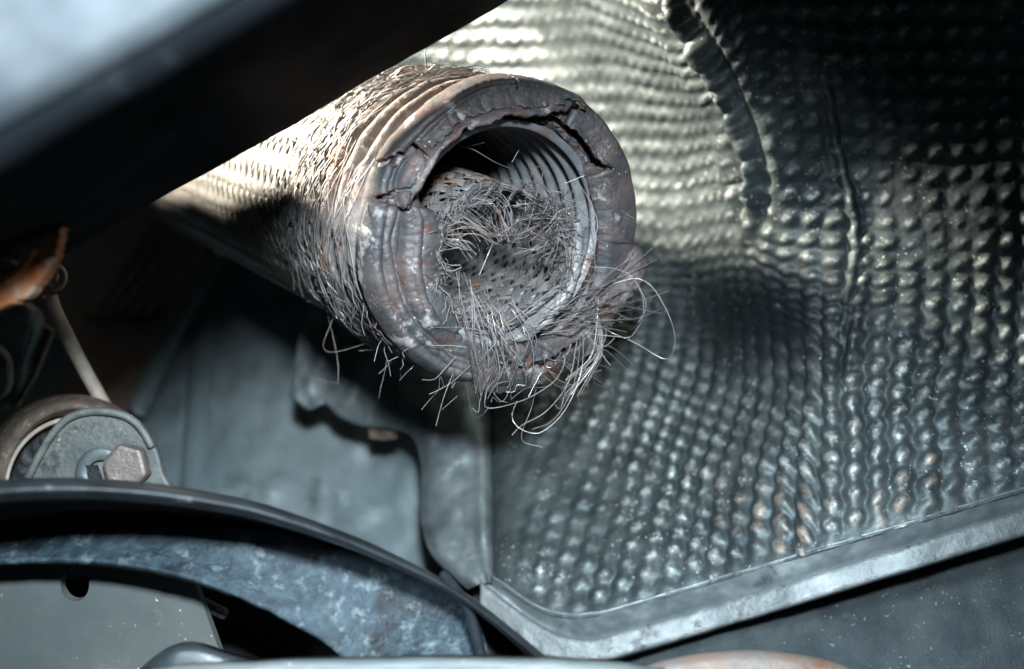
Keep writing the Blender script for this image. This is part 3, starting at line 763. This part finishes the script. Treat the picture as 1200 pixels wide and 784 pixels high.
for i, p in enumerate(sel[:290]):
    tubes('loose_wire', [p], WR * (.95 if i < len(hand) else rng.uniform(.75, 1.4)), M[('wire', 'wire_dark', 'wire', 'wire_dark', 'wire_bright')[i % 5]], pipe, 5)
mass = many + sel[290:]
for k_, mn in enumerate(('wire', 'wire_dark', 'wire_dark')):
    tubes('wire_tangle', mass[k_::3], [WR * rng.uniform(.7, 1.4) for _ in mass[k_::3]], M[mn], pipe, 4, stuff=True)
tubes('braid_fray', outer, WR * 1.15, M['wire_dark'], pipe, 4, stuff=True)

# ================================================================== CROSSMEMBER (upper left)
bar = thing('crossmember', 'blue grey steel crossmember with underside shade painted black, running above the exhaust pipe', 'crossmember', P(0, 190, .24))
Dd = np.array([.869, 0, .495]); Nd = np.array([-.495, 0, .869])
prof = np.array([(.0815, .222), (.0806, .226), (.0850, .265), (.0905, .305), (.0960, .350), (.0990, .376), (.1000, .380), (.1030, .382), (.165, .381), (.30, .378), (.40, .36), (.405, .30), (.405, .235),
                 (.39, .222), (.25, .218), (.165, .218), (.138, .222), (.132, .225), (.126, .221), (.118, .217), (.100, .2165), (.087, .2175), (.0835, .219)])
pr = catmull(prof, 220, closed=True)
tt_ = np.linspace(-.5, .55, 160)
GB = tt_[:, None, None] * Dd + pr[None, :, 0, None] * Nd + pr[None, :, 1, None] * np.array([0, 1., 0])
nz = fbm(tt_[:, None] * 25 + 9 + 0 * pr[None, :, 0], np.linspace(0, 9, 220)[None, :] + 0 * tt_[:, None], 111, 3)
GB = GB + (nz * .0018)[..., None] * Nd
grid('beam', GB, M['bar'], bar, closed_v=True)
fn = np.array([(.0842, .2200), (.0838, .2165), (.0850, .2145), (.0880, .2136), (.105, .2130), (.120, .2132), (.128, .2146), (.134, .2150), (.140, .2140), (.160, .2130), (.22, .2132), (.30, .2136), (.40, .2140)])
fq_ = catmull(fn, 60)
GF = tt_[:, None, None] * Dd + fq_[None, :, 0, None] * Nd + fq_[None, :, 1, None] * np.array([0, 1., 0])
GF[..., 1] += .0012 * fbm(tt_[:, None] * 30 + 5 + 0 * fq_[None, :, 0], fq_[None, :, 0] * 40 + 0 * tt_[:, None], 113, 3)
grid('lit_face', GF, M['bar_face'], bar, solid=.001, label='pale blue grey face of the crossmember, light put into its colour')
tabp = [(-.30, .1035, .383), (-.050, .1035, .383), (-.060, .1190, .440), (-.100, .1430, .520), (-.116, .1560, .570), (-.155, .1850, .665), (-.34, .1850, .665), (-.34, .1035, .383)]
tv = np.array([t * Dd + n * Nd + np.array([0, y, 0]) for t, n, y in tabp]); tv = np.vstack([tv, tv + Nd * .004])
build('lamp_block_tab', tv, [list(range(8)), list(range(15, 7, -1))] + [[i, i + 8, (i + 1) % 8 + 8, (i + 1) % 8] for i in range(8)], M['bar'], bar, smooth=False)  # added plate, unseen behind the beam, keeps the work lamp off parts below the pipe

# ================================================================== LEFT SMALL PARTS
rb = thing('rusty_bracket', 'orange rusted curved bracket tip below the dark crossmember', 'bracket', P(30, 355, .30))
def jag(pts, d, amp, seed, per=7):
    r = np.random.default_rng(seed); o = []
    for p, q in zip(pts, pts[1:] + pts[:1]):
        for t in np.arange(per) / per:
            o.append((p[0] + (q[0] - p[0]) * t + r.normal(0, amp), p[1] + (q[1] - p[1]) * t + r.normal(0, amp), d))
    return o
slab('outer_blade', jag([(-30, 374), (0, 361), (30, 349), (52, 326), (66, 298), (72, 267), (56, 276), (50, 282), (42, 291), (38, 308), (26, 322), (8, 333), (-30, 338)], .318, 1.2, 1), M['rust'], rb, .005, bevel=.0004)
slab('inner_blade', jag([(-30, 340), (4, 333), (22, 320), (33, 306), (39, 292), (30, 292), (25, 297), (23, 306), (14, 317), (0, 323), (-30, 321)], .315, 1.0, 2), M['rust'], rb, .004, bevel=.0004)
slab('pale_lug', jag([(-20, 299), (8, 302), (17, 308), (16, 318), (6, 326), (-20, 328)], .317, .6, 3, 4), M['pale'], rb, .004, bevel=.0004)

er = thing('pale_eyelet', 'small pale metal eyelet ring behind the rusty bracket tip', 'ring', P(64, 345, .45))
def ring_mesh(name, cx, cy, d, r1, r2, thick, mat, parent, sq=1.0, n=48):
    a = np.linspace(0, 2 * np.pi, n, endpoint=False)
    L = []
    for r, dd in ((r2, 0), (r2 + (r1 - r2) * .3, -thick * .3), (r1 - (r1 - r2) * .2, -thick * .3), (r1, 0), (r1, thick), (r2, thick)):
        L.append(P(cx + r * sq * np.cos(a), cy + r * np.sin(a), d + dd))
    G = np.array(L + [L[0]])
    return grid(name, G, mat, parent, closed_v=True)
eye = ring_mesh('ring', 64, 325, .45, 16, 8, .003, M['pale'], er, .95)
slab('tongue', [(58, 316, .4535), (68, 322, .4535), (66, 330, .4535), (58, 328, .4535)], M['pale'], eye, .001, bevel=0)

rod = thing('thin_rod', 'thin pale brown metal rod slanting down to the bushing', 'rod', P(130, 480, .47))
pth = catmull([P(58, 346, .455), P(66, 368, .458), P(94, 424, .466), P(126, 482, .474), P(138, 512, .477)], 40)
tubes('shaft', [pth], .0029, M['pale'], rod, 14)

ly = thing('link_arm', 'dark grey suspension link running down beside the pale rod', 'link', P(20, 480, .52))
slab('arm', [(-60, 350, .50), (20, 352, .50), (42, 380, .51), (30, 420, .52), (14, 470, .53), (-60, 490, .53)], M['bush'], ly, .012, n=40, bevel=.002)
slab('stay', [(44, 376, .52), (62, 388, .52), (40, 440, .53), (18, 480, .53), (6, 470, .53), (26, 420, .53)], M['sleeve'], ly, .004, bevel=.0008)
slab('shoulder', [(-30, 398, .495), (2, 410, .495), (10, 436, .495), (4, 462, .495), (-30, 470, .495)], M['bush'], ly, .006, n=24, bevel=.001)

bu = thing('suspension_bushing', 'round suspension bushing with rusty sleeve, grey bracket plate and worn hex bolt', 'bushing', P(100, 600, .44))
# outer sleeve as a wide rusty collar
a = np.radians(np.linspace(0, 360, 90, endpoint=False))
def ell(cx, cy, rx, ry, d): return P(cx + rx * np.cos(a), cy - ry * np.sin(a), d)
G = np.array([ell(84, 575, 112, 113, .485), ell(84, 573, 108, 111, .462), ell(84, 572, 97, 102, .449), ell(86, 573, 84, 96, .444), ell(88, 574, 80, 93, .446), ell(92, 575, 76, 88, .47), ell(94, 575, 60, 70, .475), ell(94, 575, 2, 2, .475)])
slv = grid('sleeve', G, M['sleeve'], bu, closed_v=True)
ring_mesh('sleeve_rim', 88, 574, .4425, 86, 81, .002, M['pale'], slv, .97, 90)
G = np.array([ell(84, 576, 74, 84, .452), ell(78, 576, 62, 66, .447), ell(74, 576, 45, 48, .452), ell(74, 576, 3, 3, .456)])
G[..., 1] += .004 * fbm(G[..., 0] * 260, G[..., 2] * 260, 121)
grid('rubber_core', G, M['rubber'], bu, closed_v=True)
bplate = slab('bracket_plate', [(26, 600, .436), (30, 562, .436), (44, 532, .436), (60, 507, .436), (80, 488, .436), (104, 480, .436), (128, 481, .436), (150, 487, .436), (168, 502, .436), (182, 524, .436), (190, 552, .436), (196, 600, .436)], M['bush'], bu, .005, n=70, bevel=.0016)
pth = P(*np.array([(33, 560, .4345), (46, 534, .4345), (62, 508, .4345), (80, 490, .4345), (104, 482.5, .4345), (128, 483, .4345), (150, 489, .4345), (166, 503, .4345), (178, 524, .4345)]).T)
tubes('plate_lip', [catmull(pth, 40)], .0016, M['bush'], bplate, 8)
wsh = ring_mesh('washer', 118, 556, .4325, 32, 17, .002, M['plate'], bu, .95, 40)
hx = [(118 + 27 + 28 * math.cos(math.radians(t)), 549 + 30 * math.sin(math.radians(t)), .427) for t in range(14, 374, 60)]
bo = slab('bolt_head', hx, M['bolt'], bu, .008, bevel=.0016)
slab('shank_slot', [(100, 545, .4318), (114, 545, .4318), (121, 566, .4318), (108, 570, .4318)], M['rubber'], wsh, .0006, bevel=0)

# ================================================================== STAMPED ARM (lower left)
arm = thing('stamped_arm', 'curved stamped steel arm with black rim and mottled blue web', 'suspension arm', P(250, 790, .36))
top = [(-120, 578), (0, 562), (100, 560), (200, 569), (300, 588), (400, 622), (480, 658), (540, 692), (600, 738), (660, 790), (700, 830)]
wid = np.interp([p[0] for p in top], [-120, 0, 250, 400, 540, 700], [26, 26, 22, 18, 13, 13])
def off(f, d): return [(x, y + f * w_, d + (x - 200) * .00006) for (x, y), w_ in zip(top, wid)]
loft('rim', [off(.25, .352), off(0.05, .345), off(0.0, .335), off(.12, .327), off(.5, .3225), off(.85, .325), off(1.0, .331), off(.95, .345)], M['black'], arm, n=160, sub=4, rough=.0006)
# recessed web
up_ = [(-120, 640, .372), (0, 622, .372), (100, 618, .371), (200, 616, .371), (300, 620, .371), (400, 640, .371), (480, 668, .371), (540, 702, .371), (566, 740, .371), (580, 800, .371)]
lo_ = [(-120, 664, .362), (0, 655, .362), (100, 656, .362), (200, 671, .361), (280, 699, .360), (340, 729, .359), (380, 753, .358), (405, 775, .358), (420, 800, .358), (424, 830, .358)]
mid_ = [((a_[0] + b_[0]) / 2, (a_[1] + b_[1]) / 2, (a_[2] + b_[2]) / 2 + .001) for a_, b_ in zip(up_, lo_)]
bk_ = [(x, y - 60 if x < 500 else y - 20, .392) for x, y, d in up_]
web = loft('web', [up_, mid_, lo_], M['blue'], arm, n=160, sub=14, rough=.0012, solid=.003)
# channel between rim and web; its shade is put in as near-black
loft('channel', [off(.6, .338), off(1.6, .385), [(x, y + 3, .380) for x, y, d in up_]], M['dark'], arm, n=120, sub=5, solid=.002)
pth = catmull([P(520, 672, .345), P(545, 706, .350), P(556, 736, .353), P(566, 775, .355), P(572, 810, .355)], 30)
tubes('edge_bead', [pth], .0016, M['black'], web, 8)

gp = thing('drilled_plate', 'dusty grey metal plate with one round hole inside the curved arm', 'plate', P(120, 790, .40))
# plate with a real hole, built as a polar sheet round the hole
def plate_hole(name, outline, hole_c, hr, d, thick, mat, parent):
    n = 160
    a = np.linspace(0, 2 * np.pi, n, endpoint=False)
    o = np.array(outline, float); rad = np.full(n, 1e9)
    for p, q in zip(o, np.roll(o, -1, 0)):
        ex, ey = q - p; px, py = p - hole_c
        den = np.cos(a) * ey - np.sin(a) * ex
        t = (px * ey - py * ex) / np.where(np.abs(den) < 1e-9, 1e-9, den)
        u = (px * np.sin(a) - py * np.cos(a)) / np.where(np.abs(den) < 1e-9, 1e-9, den)
        ok = (t > 0) & (u >= -1e-6) & (u <= 1 + 1e-6); rad = np.where(ok & (t < rad), t, rad)
    kk = np.concatenate([[0, .004, .03], np.linspace(.08, 1, 14)])
    rr = hr * np.array([1, 1.0])[0] + kk[:, None] * (rad - hr)
    x = hole_c[0] + rr * np.cos(a) * np.where(kk[:, None] < .01, .92, 1); y = hole_c[1] + rr * np.sin(a) * np.where(kk[:, None] < .01, 1.12, 1)
    G = P(x, y, d + .00004 * (y - 720))
    return grid(name, G, mat, parent, closed_v=True, solid=thick, smooth=False)
plate_hole('plate', [(-140, 640), (120, 640), (228, 668), (240, 700), (263, 764), (275, 830), (-140, 830)], np.array([93., 680.]), 18, .392, .004, M['grey'], gp)
pth = catmull([P(-130, 668, .385), P(0, 668, .384), P(60, 668, .384)], 12)
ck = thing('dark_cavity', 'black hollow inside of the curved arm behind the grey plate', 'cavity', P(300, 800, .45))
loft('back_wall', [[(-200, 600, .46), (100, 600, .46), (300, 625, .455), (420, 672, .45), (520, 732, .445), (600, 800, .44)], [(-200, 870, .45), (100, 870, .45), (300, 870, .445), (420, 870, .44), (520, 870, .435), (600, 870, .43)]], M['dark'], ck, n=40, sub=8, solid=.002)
st = thing('small_stud', 'small pale stud poking out beside the grey plate', 'stud', P(255, 720, .40))
tubes('pin', [catmull([P(236, 706, .402), P(248, 712, .400), P(258, 717, .399), P(263, 719, .4)], 14)], np.r_[np.full(11, .0022), .0019, .0012, .0003], M['bush'], st, 10)
# soft hump and strip along the bottom edge
st2 = thing('bottom_strut', 'flat grey strut edge along the bottom below the blue web', 'strut', P(400, 800, .31))
loft('strip', [[(140, 790, .335), (220, 778, .333), (340, 771, .33), (480, 768, .328), (600, 769, .327), (700, 772, .326), (780, 784, .325)],
               [(140, 800, .322), (220, 786, .32), (340, 777, .318), (480, 774, .316), (600, 775, .315), (700, 779, .314), (780, 792, .313)],
               [(140, 850, .318), (220, 850, .316), (340, 850, .314), (480, 850, .312), (600, 850, .311), (700, 850, .31), (780, 850, .309)]], M['grey'], st2, n=100, sub=6, rough=.002, solid=.002)
loft('hump', [[(150, 800, .36), (170, 778, .36), (200, 757, .36), (230, 752, .36), (270, 764, .36), (310, 776, .36), (330, 800, .36)],
              [(150, 806, .35), (172, 784, .348), (200, 763, .345), (230, 758, .345), (270, 769, .346), (310, 781, .348), (330, 806, .35)],
              [(150, 850, .345), (172, 850, .342), (200, 850, .34), (230, 850, .34), (270, 850, .34), (310, 850, .342), (330, 850, .345)]], M['black'], st2, n=60, sub=6, solid=.002)
rd = thing('rusty_disc', 'pale rusty rounded disc edge at the bottom below the shield flange', 'disc', P(875, 810, .36))
aa_ = np.radians(np.linspace(0, 360, 120, endpoint=False))
def dsc(rx, ry, d): return P(875 + rx * np.cos(aa_), 830 - ry * np.sin(aa_), d)
G = np.array([dsc(170, 66, .375), dsc(172, 68, .37), dsc(168, 65, .364), dsc(150, 55, .361), dsc(90, 30, .36), dsc(2, 1, .36)])
G[..., 1] += .001 * fbm(G[..., 0] * 120, G[..., 2] * 120, 131)
grid('disc', G, M['rustdisc'], rd, closed_v=True)
